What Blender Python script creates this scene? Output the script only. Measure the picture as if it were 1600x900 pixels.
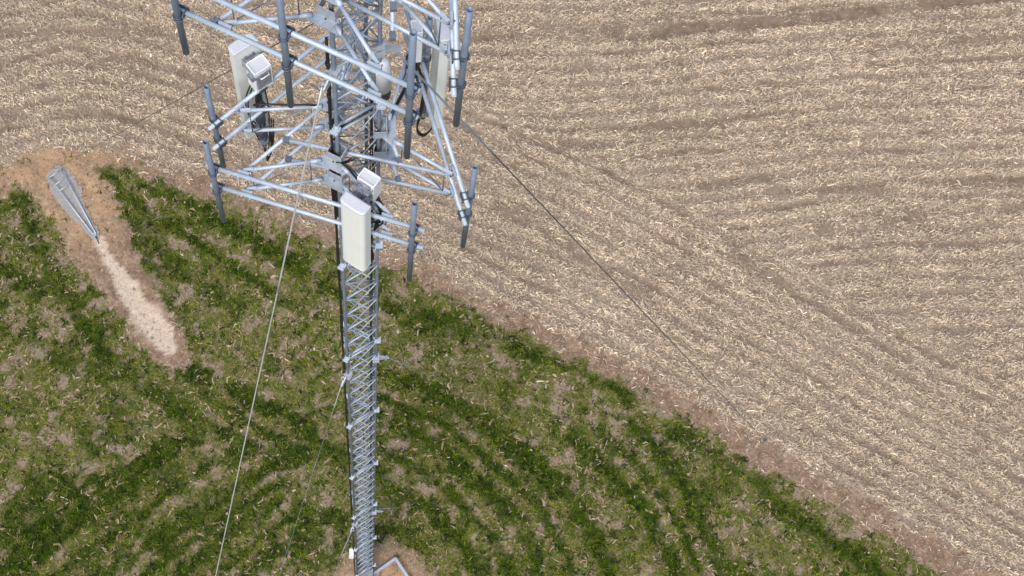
import bpy, bmesh, math
import numpy as np
from mathutils import Vector, Matrix

# ------------------------------------------------------------------ camera, light, exposure
scene = bpy.context.scene
for o in list(bpy.data.objects):
    bpy.data.objects.remove(o)
COL = scene.collection

PITCH, ROLL = 1.2371, -0.2481
cam_d = bpy.data.cameras.new('camera')
cam_d.sensor_width = 36.0
cam_d.lens = 2608.84 / 1600.0 * 36.0
cam_d.clip_start = 0.1
cam_d.clip_end = 6000
cam = bpy.data.objects.new('camera', cam_d)
COL.objects.link(cam)
fw = Vector((0, math.cos(PITCH), -math.sin(PITCH)))
rt0 = Vector((1, 0, 0))
dn0 = fw.cross(rt0)
c_, s_ = math.cos(ROLL), math.sin(ROLL)
rt = rt0 * c_ + dn0 * s_
up = -(dn0 * c_ - rt0 * s_)
m = Matrix((rt, up, -fw)).transposed().to_4x4()
m.translation = Vector((3.05, -10.12, 69.51))
cam.matrix_world = m
scene.camera = cam

SUN_EL, SUN_AZ = math.radians(55), math.radians(183)     # azimuth clockwise from +Y
world = bpy.data.worlds.new('World')
scene.world = world
world.use_nodes = True
wn, wl = world.node_tree.nodes, world.node_tree.links
wn.clear()
sky = wn.new('ShaderNodeTexSky')
sky.sky_type = 'NISHITA'
sky.sun_disc = False
sky.sun_elevation = SUN_EL
sky.sun_rotation = SUN_AZ
sky.dust_density = 3.0
sky.ozone_density = 0.6
bg = wn.new('ShaderNodeBackground')
bg.inputs['Strength'].default_value = 0.14
wo = wn.new('ShaderNodeOutputWorld')
wl.new(sky.outputs[0], bg.inputs[0])
wl.new(bg.outputs[0], wo.inputs[0])

sun_d = bpy.data.lights.new('sun', 'SUN')
sun_d.energy = 1.65
sun_d.angle = math.radians(18)
sun_d.color = (1.0, 0.95, 0.89)
sun = bpy.data.objects.new('sun', sun_d)
COL.objects.link(sun)
sdir = Vector((math.sin(SUN_AZ) * math.cos(SUN_EL), math.cos(SUN_AZ) * math.cos(SUN_EL), math.sin(SUN_EL)))
sun.rotation_euler = (-sdir).to_track_quat('-Z', 'Y').to_euler()

vs = scene.view_settings
vs.view_transform = 'Standard'
vs.look = 'None'
vs.gamma = 1.0
vs.use_curve_mapping = False
vs.exposure = 0.64

rng = np.random.default_rng(11)

# ------------------------------------------------------------------ materials
def nodes_of(name):
    mt = bpy.data.materials.new(name)
    mt.use_nodes = True
    n, l = mt.node_tree.nodes, mt.node_tree.links
    return mt, n, l, n['Principled BSDF']

def mix(n, l, fac, a, b, mode='MIX'):
    x = n.new('ShaderNodeMix')
    x.data_type = 'RGBA'
    x.blend_type = mode
    for sock, v in ((x.inputs[0], fac), (x.inputs[6], a), (x.inputs[7], b)):
        if isinstance(v, bpy.types.NodeSocket):
            l.new(v, sock)
        elif isinstance(v, (int, float)):
            sock.default_value = v
        else:
            sock.default_value = (*v, 1)
    return x.outputs[2]

def noise(n, l, scale, detail=4, rough=0.6, coord=None):
    t = n.new('ShaderNodeTexNoise')
    t.inputs['Scale'].default_value = scale
    t.inputs['Detail'].default_value = detail
    t.inputs['Roughness'].default_value = rough
    if coord is not None:
        l.new(coord, t.inputs['Vector'])
    return t.outputs['Fac']

def ramp(n, l, src, lo, hi):
    r = n.new('ShaderNodeMapRange')
    r.interpolation_type = 'SMOOTHSTEP'
    l.new(src, r.inputs[0])
    r.inputs[1].default_value, r.inputs[2].default_value = lo, hi
    return r.outputs[0]

def simple(name, col, rough=0.5, metal=0.0, vary=0.12, scale=6.0, col2=None, bump=0.0):
    mt, n, l, p = nodes_of(name)
    tc = n.new('ShaderNodeTexCoord')
    nz = noise(n, l, scale, 5, 0.65, tc.outputs['Object'])
    b = col2 if col2 else tuple(c * (1 - vary * 2) for c in col)
    out = mix(n, l, ramp(n, l, nz, 0.3, 0.72), col, b)
    if metal:
        n2 = noise(n, l, 38.0, 3, 0.6, tc.outputs['Object'])
        out = mix(n, l, ramp(n, l, n2, 0.45, 0.75), out, tuple(c * 0.80 for c in col))
    l.new(out, p.inputs['Base Color'])
    p.inputs['Roughness'].default_value = rough
    p.inputs['Metallic'].default_value = metal
    if bump:
        bp = n.new('ShaderNodeBump')
        bp.inputs['Strength'].default_value = bump
        l.new(nz, bp.inputs['Height'])
        l.new(bp.outputs[0], p.inputs['Normal'])
    return mt

M = {}
M['galv'] = simple('galvanised_steel', (0.45, 0.53, 0.62), 0.52, 0.2, 0.12, 5.0)
M['galv_dull'] = simple('dull_galvanised_steel', (0.165, 0.205, 0.265), 0.5, 0.3, 0.16, 4.0)
M['galv_pipe'] = simple('grey_galvanised_pipe', (0.185, 0.235, 0.315), 0.5, 0.3, 0.12, 4.0)
M['galv_soft'] = simple('satin_galvanised_steel', (0.35, 0.405, 0.47), 0.5, 0.3, 0.14, 5.0)
M['galv_mid'] = simple('midtone_galvanised_steel', (0.29, 0.345, 0.415), 0.5, 0.3, 0.14, 5.0)
M['plate'] = simple('galvanised_plate', (0.40, 0.45, 0.51), 0.5, 0.2, 0.15, 9.0)
M['bolt'] = simple('clamp_steel', (0.10, 0.125, 0.17), 0.5, 0.4, 0.3, 30.0)
M['radome'] = simple('antenna_radome', (0.67, 0.70, 0.67), 0.5, 0.0, 0.03, 2.0)
M['radome_cap'] = simple('antenna_cap', (0.50, 0.52, 0.55), 0.5, 0.0, 0.05, 4.0)
M['radio'] = simple('radio_housing', (0.76, 0.78, 0.80), 0.4, 0.05, 0.04, 4.0)
M['radio_grey'] = simple('radio_heat_sink', (0.40, 0.44, 0.49), 0.5, 0.2, 0.12, 8.0)
M['foil'] = simple('bright_bracket_metal', (0.55, 0.57, 0.62), 0.3, 0.7, 0.6, 22.0, (0.10, 0.10, 0.13), 0.4)
M['black'] = simple('black_cable_jacket', (0.012, 0.013, 0.016), 0.5, 0.0, 0.2, 10.0)
M['wire'] = simple('dark_strand_wire', (0.13, 0.125, 0.14), 0.5, 0.4, 0.2, 3.0)
M['wire_light'] = simple('bright_strand_wire', (0.55, 0.58, 0.60), 0.4, 0.4, 0.1, 3.0)
M['concrete'] = simple('pale_grey_concrete', (0.36, 0.34, 0.315), 0.9, 0.0, 0.14, 2.6, (0.27, 0.25, 0.225), 0.3)
def pad_material():
    mt, n, l, p = nodes_of('muddy_concrete')
    tc = n.new('ShaderNodeTexCoord')
    a_ = noise(n, l, 2.2, 6, 0.7, tc.outputs['Object'])
    b_ = noise(n, l, 11.0, 5, 0.7, tc.outputs['Object'])
    c = mix(n, l, ramp(n, l, b_, 0.35, 0.65), (0.235, 0.222, 0.205), (0.31, 0.292, 0.27))
    c = mix(n, l, ramp(n, l, a_, 0.52, 0.68), c, (0.27, 0.205, 0.15))
    l.new(c, p.inputs['Base Color'])
    p.inputs['Roughness'].default_value = 0.95
    bp = n.new('ShaderNodeBump')
    bp.inputs['Strength'].default_value = 0.5
    bp.inputs['Distance'].default_value = 0.03
    l.new(b_, bp.inputs['Height'])
    l.new(bp.outputs[0], p.inputs['Normal'])
    return mt
M['pad'] = pad_material()
M['white'] = simple('white_enamel', (0.82, 0.83, 0.84), 0.4, 0.0, 0.03)

# attribute driven vegetation
def attr_mat(name, rough, trans=0.0):
    mt, n, l, p = nodes_of(name)
    a = n.new('ShaderNodeAttribute')
    a.attribute_name = 'tint'
    l.new(a.outputs['Color'], p.inputs['Base Color'])
    p.inputs['Roughness'].default_value = rough
    p.inputs['Specular IOR Level'].default_value = 0.08
    return mt
M['straw'] = attr_mat('corn_straw', 0.8)
M['blade'] = attr_mat('grass_blade', 0.7)

# ground
def ground_material():
    mt, n, l, p = nodes_of('field_ground')
    geo = n.new('ShaderNodeNewGeometry')
    P = geo.outputs['Position']
    def at(nm):
        a = n.new('ShaderNodeAttribute')
        a.attribute_name = nm
        return a.outputs['Fac']
    nf = noise(n, l, 9.0, 8, 0.75, P)
    nm = noise(n, l, 1.6, 6, 0.65, P)
    nc = noise(n, l, 28.0, 4, 0.7, P)
    nl = noise(n, l, 0.22, 4, 0.6, P)
    nb = noise(n, l, 4.2, 5, 0.7, P)
    stub = mix(n, l, ramp(n, l, nf, 0.40, 0.62), (0.130, 0.097, 0.070), (0.37, 0.30, 0.222))
    stub = mix(n, l, ramp(n, l, nl, 0.35, 0.7), stub, mix(n, l, ramp(n, l, nf, 0.40, 0.62), (0.19, 0.148, 0.108), (0.41, 0.34, 0.255)))
    bare = mix(n, l, ramp(n, l, nm, 0.3, 0.7), (0.135, 0.096, 0.068), (0.235, 0.172, 0.122))
    stub = mix(n, l, at('rowgap'), stub, bare)
    dirt = mix(n, l, ramp(n, l, nm, 0.36, 0.64), (0.150, 0.097, 0.061), (0.268, 0.184, 0.121))
    dirt = mix(n, l, ramp(n, l, nf, 0.50, 0.70), dirt, (0.37, 0.285, 0.205))
    dirt = mix(n, l, ramp(n, l, nf, 0.47, 0.36), dirt, (0.13, 0.088, 0.060))
    dirt = mix(n, l, ramp(n, l, nc, 0.58, 0.72), dirt, (0.13, 0.09, 0.06))
    clay = mix(n, l, ramp(n, l, nm, 0.36, 0.66), (0.38, 0.25, 0.14), (0.25, 0.165, 0.102))
    clay = mix(n, l, ramp(n, l, nf, 0.50, 0.68), clay, (0.385, 0.28, 0.18))
    clay = mix(n, l, ramp(n, l, nf, 0.46, 0.35), clay, (0.195, 0.132, 0.088))
    clay = mix(n, l, ramp(n, l, nc, 0.58, 0.75), clay, (0.17, 0.11, 0.07))
    dirt = mix(n, l, at('clay'), dirt, clay)
    sand = mix(n, l, ramp(n, l, nf, 0.38, 0.64), (0.53, 0.435, 0.335), (0.40, 0.315, 0.235))
    dirt = mix(n, l, at('sand'), dirt, sand)
    turf = mix(n, l, ramp(n, l, nf, 0.38, 0.62), (0.055, 0.070, 0.009), (0.175, 0.145, 0.066))
    turf = mix(n, l, ramp(n, l, nm, 0.60, 0.74), turf, mix(n, l, ramp(n, l, nf, 0.36, 0.6), (0.20, 0.15, 0.10), (0.33, 0.26, 0.18)))
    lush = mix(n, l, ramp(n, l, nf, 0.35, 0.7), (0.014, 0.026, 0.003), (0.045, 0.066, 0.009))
    turf = mix(n, l, ramp(n, l, nb, 0.45, 0.36), turf, (0.040, 0.055, 0.010))
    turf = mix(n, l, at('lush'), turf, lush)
    turf = mix(n, l, at('bald'), turf, mix(n, l, ramp(n, l, nf, 0.36, 0.64), (0.17, 0.125, 0.09), (0.33, 0.25, 0.19)))
    dirt = mix(n, l, ramp(n, l, nb, 0.46, 0.34), dirt, mix(n, l, at('sand'), (0.15, 0.102, 0.068), (0.21, 0.155, 0.115)))
    dirt = mix(n, l, ramp(n, l, nb, 0.58, 0.66), dirt, mix(n, l, at('sand'), (0.40, 0.31, 0.22), (0.62, 0.52, 0.39)))
    out = mix(n, l, at('grass'), stub, turf)
    out = mix(n, l, at('dirt'), out, dirt)
    l.new(out, p.inputs['Base Color'])
    p.inputs['Roughness'].default_value = 0.95
    p.inputs['Specular IOR Level'].default_value = 0.1
    bp = n.new('ShaderNodeBump')
    bp.inputs['Strength'].default_value = 0.6
    bp.inputs['Distance'].default_value = 0.06
    l.new(nf, bp.inputs['Height'])
    l.new(bp.outputs[0], p.inputs['Normal'])
    return mt
M['ground'] = ground_material()

# ------------------------------------------------------------------ numpy value noise and plan functions
_tab = rng.random((256, 256))
def vnoise(x, y, f, ox=0.0):
    x = np.asarray(x) * f + 37.3 + ox
    y = np.asarray(y) * f + 91.7 - ox * 1.7
    xi, yi = np.floor(x).astype(int), np.floor(y).astype(int)
    fx, fy = x - xi, y - yi
    fx, fy = fx * fx * (3 - 2 * fx), fy * fy * (3 - 2 * fy)
    a = _tab[xi % 256, yi % 256]; b = _tab[(xi + 1) % 256, yi % 256]
    c = _tab[xi % 256, (yi + 1) % 256]; d = _tab[(xi + 1) % 256, (yi + 1) % 256]
    return (a * (1 - fx) + b * fx) * (1 - fy) + (c * (1 - fx) + d * fx) * fy
def fbm(x, y, f, ox=0.0, n=3):
    s, w, t = 0, 1.0, 0
    for i in range(n):
        s = s + w * vnoise(x, y, f * 2 ** i, ox + 13 * i); t += w; w *= 0.55
    return s / t
def sstep(a, b, x):
    t = np.clip((x - a) / (b - a), 0, 1)
    return t * t * (3 - 2 * t)
def dseg(x, y, pl, widths=None):
    """distance to a polyline; with widths returns distance divided by the local half width"""
    best = np.full(np.shape(x), 1e9)
    for i in range(len(pl) - 1):
        (x0, y0), (x1, y1) = pl[i], pl[i + 1]
        dx, dy = x1 - x0, y1 - y0
        t = np.clip(((x - x0) * dx + (y - y0) * dy) / (dx * dx + dy * dy), 0, 1)
        d = np.hypot(x - x0 - t * dx, y - y0 - t * dy)
        if widths is not None:
            d = d / (widths[i] * (1 - t) + widths[i + 1] * t)
        best = np.minimum(best, d)
    return best

GE = np.array([(-60, -30), (-40, -8), (-28, 6), (-22.5, 10.4), (-19.7, 12.46), (-18.4, 13.76), (-15.9, 14.95), (-13.8, 14.86), (-10.25, 14.67), (-7.54, 14.37), (-5.07, 13.89), (-2.03, 13.38), (0.41, 12.9), (2.25, 12.48), (4.99, 11.9), (7.42, 11.34), (9.54, 10.8), (12.62, 9.74), (15.64, 8.87), (18.67, 7.83), (21.63, 7.02), (24.53, 6.3), (32, 4.0), (42, -1), (60, -14)])
FE = np.array([(-60, -28), (-40, -6), (-28, 8), (-22.5, 12.2), (-20.15, 13.75), (-18.75, 14.77), (-16.16, 15.81), (-13.46, 15.6), (-10.48, 15.46), (-7.71, 14.96), (-2.84, 14.24), (0.21, 13.67), (4.75, 12.9), (9.35, 11.7), (13.93, 10.38), (18.5, 8.99), (22.98, 7.66), (25.63, 6.85), (33, 4.6), (43, -0.2), (60, -13)])
def edge_d(E, x, y):
    ye = np.interp(x, E[:, 0], E[:, 1])
    sl = (np.interp(x + 1.2, E[:, 0], E[:, 1]) - np.interp(x - 1.2, E[:, 0], E[:, 1])) / 2.4
    return (y - ye) / np.sqrt(1 + sl * sl)

STRIPES = [
 [(-15.58, 14.79), (-14.64, 13.2), (-13.33, 11.74), (-12.16, 10.7), (-10.74, 10.86)],
 [(-15.25, 15.0), (-12.15, 14.2), (-9.86, 13.6), (-6.61, 12.65), (-4.24, 11.72)],
 [(-13.27, 12.21), (-10.22, 10.56), (-8.36, 9.95)],
 [(-22, 15), (-19.14, 12.66), (-16.34, 9.36), (-14.59, 7.85), (-13.12, 6.5), (-11.16, 5.52), (-8.27, 4.8), (-5.4, 4.08)],
 [(-18.59, 9.2), (-16.52, 8.65)],
 [(-11.21, 7.66), (-8.37, 6.47), (-5.15, 6.03), (-2.36, 4.86)],
 [(-17, -5.5), (-15.29, -2.72), (-14.09, -0.42), (-13.17, 1.04)],
 [(-15.5, -5), (-13.95, -2.58), (-13.11, -0.37), (-11.87, 1.37)],
 [(-14, -3.6), (-12.13, -0.92), (-10.58, 1.09), (-9.75, 2.95), (-8.1, 4.21)],
 [(-11, -3.6), (-9.07, -1.14), (-7.62, 0.63), (-5.82, 2.72), (-3.88, 4.47)],
 [(-8.8, -3.8), (-6.99, -1.41), (-5.9, 0.26), (-4.74, 1.77)],
 [(-6, -3), (-4.4, -0.76), (-2.96, 1.21), (-1.72, 2.55)],
 [(-2.28, 11.83), (-0.21, 11.58), (1.58, 12.38), (3.0, 12.2)],
 [(-0.85, 11.08), (1.34, 11.51), (4.15, 11.29), (5.38, 11.29)],
 [(-1.59, 8.66), (0.55, 8.6), (2.19, 8.09), (4.22, 7.22), (5.98, 6.14), (7.97, 5.29), (9.16, 3.94), (10.09, 2.41), (12, -2)],
 [(-0.94, 6.8), (1.11, 6.41), (2.81, 5.63), (4.53, 4.71), (5.95, 3.72), (7.31, 1.71), (8.5, -2)],
 [(-0.4, 4.2), (1.18, 3.85), (3.03, 2.98), (4.17, 1.94), (5.23, 1.18), (6.3, -1)],
 [(2.16, 8.23), (4.82, 7.22), (7.24, 5.86), (8.27, 4.61)],
 [(7.06, 7.96), (9.09, 6.95), (11.03, 5.62), (12.83, 3.39), (14.5, 0)],
 [(9.16, 9.44), (10.88, 8.48), (12.39, 7.03), (13.36, 5.91), (14.52, 3.82), (16, 1)],
 [(4.01, 11.6), (6.25, 11.2), (9.16, 10.5)],
 [(0.12, 2.24), (1.3, 2.24)],
 [(11.37, 9.4), (13.88, 8.75), (16.09, 7.9)],
 [(12.87, 6.2), (14.44, 4.57), (15.08, 3.65), (16.5, 0)],
 [(15.73, 7.57), (17.9, 6.86), (20.23, 6.04), (25, 3)],
]
def _mid(a, b, n=7):
    def rs(p):
        p = np.array(p, float)
        t = np.r_[0, np.cumsum(np.hypot(*np.diff(p, axis=0).T))]
        u = np.linspace(0, t[-1], n)
        return np.c_[np.interp(u, t, p[:, 0]), np.interp(u, t, p[:, 1])]
    return ((rs(a) + rs(b)) / 2).tolist()
MIDS = [_mid(STRIPES[i], STRIPES[j]) for i, j in ((6, 7), (7, 8), (8, 9), (9, 10), (10, 11), (14, 15), (15, 16), (1, 2), (18, 19), (3, 5))]
BANDS = [
 [(13.3, 21.5), (24.8, 25.1), (34, 28.2)], [(15.9, 20.3), (25.0, 24.0), (34, 27)], [(9.5, 20.6), (14, 22.6)],
 [(-21.6, 18.0), (-19.05, 19.2), (-16.35, 20.1), (-13.3, 20.0), (-9.4, 18.8)],
 [(-22.2, 19.7), (-19.5, 20.7), (-16.8, 21.5), (-15.1, 21.8), (-11, 20.8)],
 [(-20.6, 15.9), (-16.7, 17.2), (-13.5, 17.2), (-9, 16.2)],
 [(-2.3, 23.8), (1.0, 24.6), (4, 25.4)], [(1.5, 21.0), (5.5, 21.6)], [(6.5, 22.8), (10.5, 24.2)],
 [(18, 30.6), (27, 33.8)], [(5, 27.2), (11, 29.3)],
 [(1.5, 17.6), (5, 16.4), (9.5, 14.9)], [(11.5, 18.4), (16, 16.9), (20, 15.3)]]
TRENCH = [(-18.6, 14.3), (-17.3, 13.7), (-15.9, 12.5), (-14.6, 11.1), (-13.4, 10.0), (-12.4, 9.1), (-11.1, 7.95), (-10.0, 7.2)]
TRENCH_W = [1.2, 1.4, 1.45, 1.3, 1.05, 1.0, 0.98, 0.6]
SAND = [(-14.9, 11.35), (-14.19, 10.6), (-13.26, 9.85), (-12.43, 9.07), (-11.5, 8.3), (-10.5, 7.5)]
SAND_W = [0.25, 0.27, 0.32, 0.65, 0.72, 0.25]

def plan(x, y):
    """masks of the ground plan at points x, y"""
    j = (fbm(x, y, 0.9) - 0.5) * 0.9 + (fbm(x, y, 3.0, 5) - 0.5) * 1.1
    j2 = (fbm(x, y, 0.8, 40) - 0.5) * 1.0 + (fbm(x, y, 3, 21) - 0.5) * 1.2 + 0.05
    dg = edge_d(GE, x, y) + j
    df = edge_d(FE, x, y) + j2
    tr = dseg(x, y, TRENCH, TRENCH_W) + j * 0.45
    mound = np.hypot(x - 0.95, y + 0.45) / 2.3 + j * 0.25
    patch = np.hypot((x + 19.0) / 1.5, (y - 13.7) / 0.8) + j * 0.5
    hole = np.maximum.reduce([1 - sstep(0.85, 1.1, tr), 1 - sstep(0.85, 1.08, mound), 1 - sstep(0.8, 1.1, patch)])
    grass = (1 - sstep(-0.12, 0.12, dg)) * (1 - hole)
    field = sstep(-0.15, 0.30, df)
    dirt = np.clip(1 - grass - field, 0, 1)
    dirt = np.maximum(dirt, hole * (1 - field))
    st = np.full(np.shape(x), 9.0)
    wob = (fbm(x, y, 0.7, 77) - 0.5) * 0.35
    for s in STRIPES:
        st = np.minimum(st, dseg(x, y, s))
    for s in MIDS:
        st = np.minimum(st, dseg(x, y, s) / 0.62)
    lush = (1 - sstep(0.22, 0.46, st + wob + (fbm(x, y, 2.6, 8) - 0.5) * 0.8)) * (0.75 + 0.25 * sstep(0.36, 0.52, fbm(x, y, 0.55, 31)))
    blot = sstep(0.52, 0.68, fbm(x, y, 0.85, 55, 4))
    bald = sstep(0.585, 0.66, fbm(x, y, 1.9, 410, 4)) * (1 - 0.95 * lush) * grass * 0.75
    lush = np.clip(np.maximum(lush, blot * 0.6) * (1 - 0.8 * bald), 0, 1) * grass * (1 - 0.75 * sstep(-0.9, -0.1, dg + (fbm(x, y, 1.4, 222) - 0.5) * 1.2))
    sand = (1 - sstep(0.7, 1.1, dseg(x, y, SAND, SAND_W) + (fbm(x, y, 1.5, 30, 5) - 0.5) * 1.9)) * (1 - grass)
    clay = np.maximum((1 - sstep(1.6, 4.2, np.hypot(x + 17.2, y - 13.2))), 0.95 * (1 - sstep(1.5, 2.5, np.hypot(x - 0.95, y + 0.45))))
    # field rows: headland passes follow the edge, the rest runs straight
    dsm = edge_d(FE, x, y) + (fbm(x, y, 0.12, 3) - 0.5) * 0.7
    az = math.radians(19.0)
    straight = -x * math.sin(az) + y * math.cos(az) + (fbm(x, y, 0.10, 9) - 0.5) * 1.0
    head = 1 - sstep(7.4, 8.8, dsm + (fbm(x, y, 0.5, 4) - 0.5) * 1.6)
    u = np.where(head > 0.5, dsm, straight) + (fbm(x, y, 0.9, 17) - 0.5) * 0.28
    ph = 0.5 + 0.5 * np.cos(2 * math.pi * u / 0.76)
    amp = sstep(0.42, 0.64, fbm(x, y, 0.28, 61)) * 0.75 + 0.25
    brk = sstep(0.40, 0.60, fbm(x * 0.45, y, 1.6, 70))
    lane = sstep(0.52, 0.66, vnoise(np.round(u / 0.76) * 0.76, (x + 0.4 * y) * 0.11, 1.9, 5))
    gap = np.clip(ph ** 2 * (0.37 + 0.36 * amp * brk) + ph ** 2 * lane * brk * 0.55, 0, 1) * (0.55 + 0.9 * (fbm(x, y, 3.0, 140) - 0.15))
    wheel = np.clip(1 - np.abs(dseg(x, y, [(-4, 24.5), (-0.96, 25.59), (2.45, 26.76), (5.9, 27.88), (10.24, 29.39), (14.59, 31.16), (26, 36)])) / 0.42, 0, 1)
    gap = np.maximum(gap, sstep(0.0, 0.45, wheel + (fbm(x, y, 2.5, 150) - 0.5) * 0.5) * (0.45 + 0.55 * sstep(3, 6, x)) * (0.5 + 0.5 * sstep(0.3, 0.5, fbm(x, y, 0.6, 15))))
    band = np.full(np.shape(x), 9.0)
    for b_ in BANDS:
        band = np.minimum(band, dseg(x, y, b_))
    band = (1 - sstep(0.12, 0.36, band + (fbm(x, y, 2.2, 180) - 0.5) * 0.35)) * sstep(0.34, 0.50, fbm(x, y, 0.5, 66))
    gap = np.maximum(gap, band * 0.72)
    gap = gap * field
    inner = 1 - sstep(-0.8, 0.0, dg)
    return dict(inner=inner, bald=bald, grass=grass, field=field, dirt=dirt, lush=lush, sand=sand, clay=clay, gap=gap, ph=ph, head=head, hole=hole, tr=tr, mound=mound)

def height(x, y, pl):
    h = (fbm(x, y, 1.5, 2) - 0.5) * 0.06
    h = h + pl['field'] * (0.035 * (1 - pl['ph'])) - 0.03 * pl['gap']
    h = h + 0.05 * np.exp(-((pl['tr'] - 0.8) / 0.3) ** 2) * (1 - pl['grass'] * 0.5)
    h = h + 0.16 * (1 - sstep(0.5, 1.1, pl['mound']))
    return h

# ------------------------------------------------------------------ mesh helpers
def link(name, me, parent=None, mat=None):
    o = bpy.data.objects.new(name, me)
    COL.objects.link(o)
    if mat is not None:
        me.materials.append(mat)
    if parent is not None:
        o.parent = parent
    return o

def np_mesh(name, V, loops, sizes, tint=None, smooth=False):
    me = bpy.data.meshes.new(name)
    me.vertices.add(len(V))
    me.vertices.foreach_set('co', np.ascontiguousarray(V, dtype=np.float32).ravel())
    me.loops.add(len(loops))
    me.loops.foreach_set('vertex_index', np.ascontiguousarray(loops, dtype=np.int32))
    st = np.zeros(len(sizes), np.int32)
    st[1:] = np.cumsum(sizes)[:-1]
    me.polygons.add(len(sizes))
    me.polygons.foreach_set('loop_start', st)
    me.update(calc_edges=True)
    if tint is not None:
        a = me.attributes.new('tint', 'FLOAT_COLOR', 'POINT')
        a.data.foreach_set('color', np.ascontiguousarray(np.c_[tint, np.ones(len(tint))], dtype=np.float32).ravel())
    if smooth:
        me.polygons.foreach_set('use_smooth', np.ones(len(sizes), bool))
    me.validate()
    return me

class Part:
    """collects shapes that become ONE mesh object"""
    def __init__(s):
        s.bm = bmesh.new()
    def tube(s, p0, p1, r, n=10, r1=None, cap=True):
        p0, p1 = Vector(p0), Vector(p1)
        d = p1 - p0
        q = d.to_track_quat('Z', 'Y')
        r1 = r if r1 is None else r1
        A, B = [], []
        for i in range(n):
            a = 2 * math.pi * i / n
            A.append(s.bm.verts.new(p0 + q @ Vector((math.cos(a) * r, math.sin(a) * r, 0))))
            B.append(s.bm.verts.new(p1 + q @ Vector((math.cos(a) * r1, math.sin(a) * r1, 0))))
        for i in range(n):
            f = s.bm.faces.new((A[i], A[(i + 1) % n], B[(i + 1) % n], B[i]))
            f.smooth = True
        if cap:
            s.bm.faces.new(A[::-1]); s.bm.faces.new(B)
        return s
    def hollow(s, p0, p1, r, n=14, wall=0.008):
        """open ended pipe, one can look into both ends"""
        p0, p1 = Vector(p0), Vector(p1)
        q = (p1 - p0).to_track_quat('Z', 'Y')
        rings = []
        for p, rr in ((p0, r), (p1, r), (p1, r - wall), (p0, r - wall)):
            rings.append([s.bm.verts.new(p + q @ Vector((math.cos(2 * math.pi * i / n) * rr, math.sin(2 * math.pi * i / n) * rr, 0))) for i in range(n)])
        for k in range(4):
            A, B = rings[k], rings[(k + 1) % 4]
            for i in range(n):
                f = s.bm.faces.new((A[i], A[(i + 1) % n], B[(i + 1) % n], B[i]))
                f.smooth = k in (0, 2)
        return s
    def path(s, pts, r, n=8):
        pts = [Vector(p) for p in pts]
        rings = []
        q = None
        for i, p in enumerate(pts):
            t = (pts[min(i + 1, len(pts) - 1)] - pts[max(i - 1, 0)]).normalized()
            if q is None:
                q = t.to_track_quat('Z', 'Y')
            else:
                q = (q @ Vector((0, 0, 1))).rotation_difference(t) @ q
            rings.append([s.bm.verts.new(p + q @ Vector((math.cos(2 * math.pi * j / n) * r, math.sin(2 * math.pi * j / n) * r, 0))) for j in range(n)])
        for A, B in zip(rings[:-1], rings[1:]):
            for j in range(n):
                f = s.bm.faces.new((A[j], A[(j + 1) % n], B[(j + 1) % n], B[j]))
                f.smooth = True
        s.bm.faces.new(rings[0][::-1]); s.bm.faces.new(rings[-1])
        return s
    def box(s, c, size, az=0.0, tilt=0.0, bev=0.0):
        mt = Matrix.Translation(Vector(c)) @ Matrix.Rotation(az, 4, 'Z') @ Matrix.Rotation(tilt, 4, 'X') @ Matrix.Diagonal((*size, 1))
        r = bmesh.ops.create_cube(s.bm, size=1.0, matrix=mt)
        if bev:
            es = {e for v in r['verts'] for e in v.link_edges}
            bmesh.ops.bevel(s.bm, geom=list(es), offset=bev, segments=2, affect='EDGES', profile=0.6)
        return s
    def prism(s, poly, z0, z1, mt=None):
        """polygon in x, y extruded from z0 to z1"""
        A = [Vector((x, y, z0)) for x, y in poly]
        B = [Vector((x, y, z1)) for x, y in poly]
        if mt is not None:
            A = [mt @ a for a in A]; B = [mt @ b for b in B]
        A = [s.bm.verts.new(a) for a in A]; B = [s.bm.verts.new(b) for b in B]
        n = len(poly)
        for i in range(n):
            s.bm.faces.new((A[i], A[(i + 1) % n], B[(i + 1) % n], B[i]))
        s.bm.faces.new(A[::-1]); s.bm.faces.new(B)
        return s
    def angle(s, p0, p1, w=0.08, t=0.01, roll=0.0):
        """steel angle bar"""
        p0, p1 = Vector(p0), Vector(p1)
        q = (p1 - p0).to_track_quat('Z', 'Y')
        L = (p1 - p0).length
        mt = Matrix.Translation(p0) @ q.to_matrix().to_4x4() @ Matrix.Rotation(roll, 4, 'Z')
        return s.prism([(0, 0), (w, 0), (w, t), (t, t), (t, w), (0, w)], 0, L, mt)
    def build(s, name, mat, parent=None, bev=0.0):
        bmesh.ops.recalc_face_normals(s.bm, faces=s.bm.faces[:])
        me = bpy.data.meshes.new(name)
        s.bm.to_mesh(me)
        s.bm.free()
        return link(name, me, parent, mat)

def thing(name, label, cat, group=None, loc=(0, 0, 0)):
    o = bpy.data.objects.new(name, None)
    COL.objects.link(o)
    o.empty_display_size = 0.3
    o['label'] = label
    o['category'] = cat
    if group:
        o['group'] = group
    o.location = loc
    return o

# children keep world coordinates, so every Empty stays unrotated and its parts are shifted back
def settle(root):
    loc = root.location.copy()
    for ch in root.children:
        ch.location = -loc

def ground_z(x, y):
    x, y = np.array([float(x)]), np.array([float(y)])
    return float(height(x, y, plan(x, y))[0])

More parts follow.
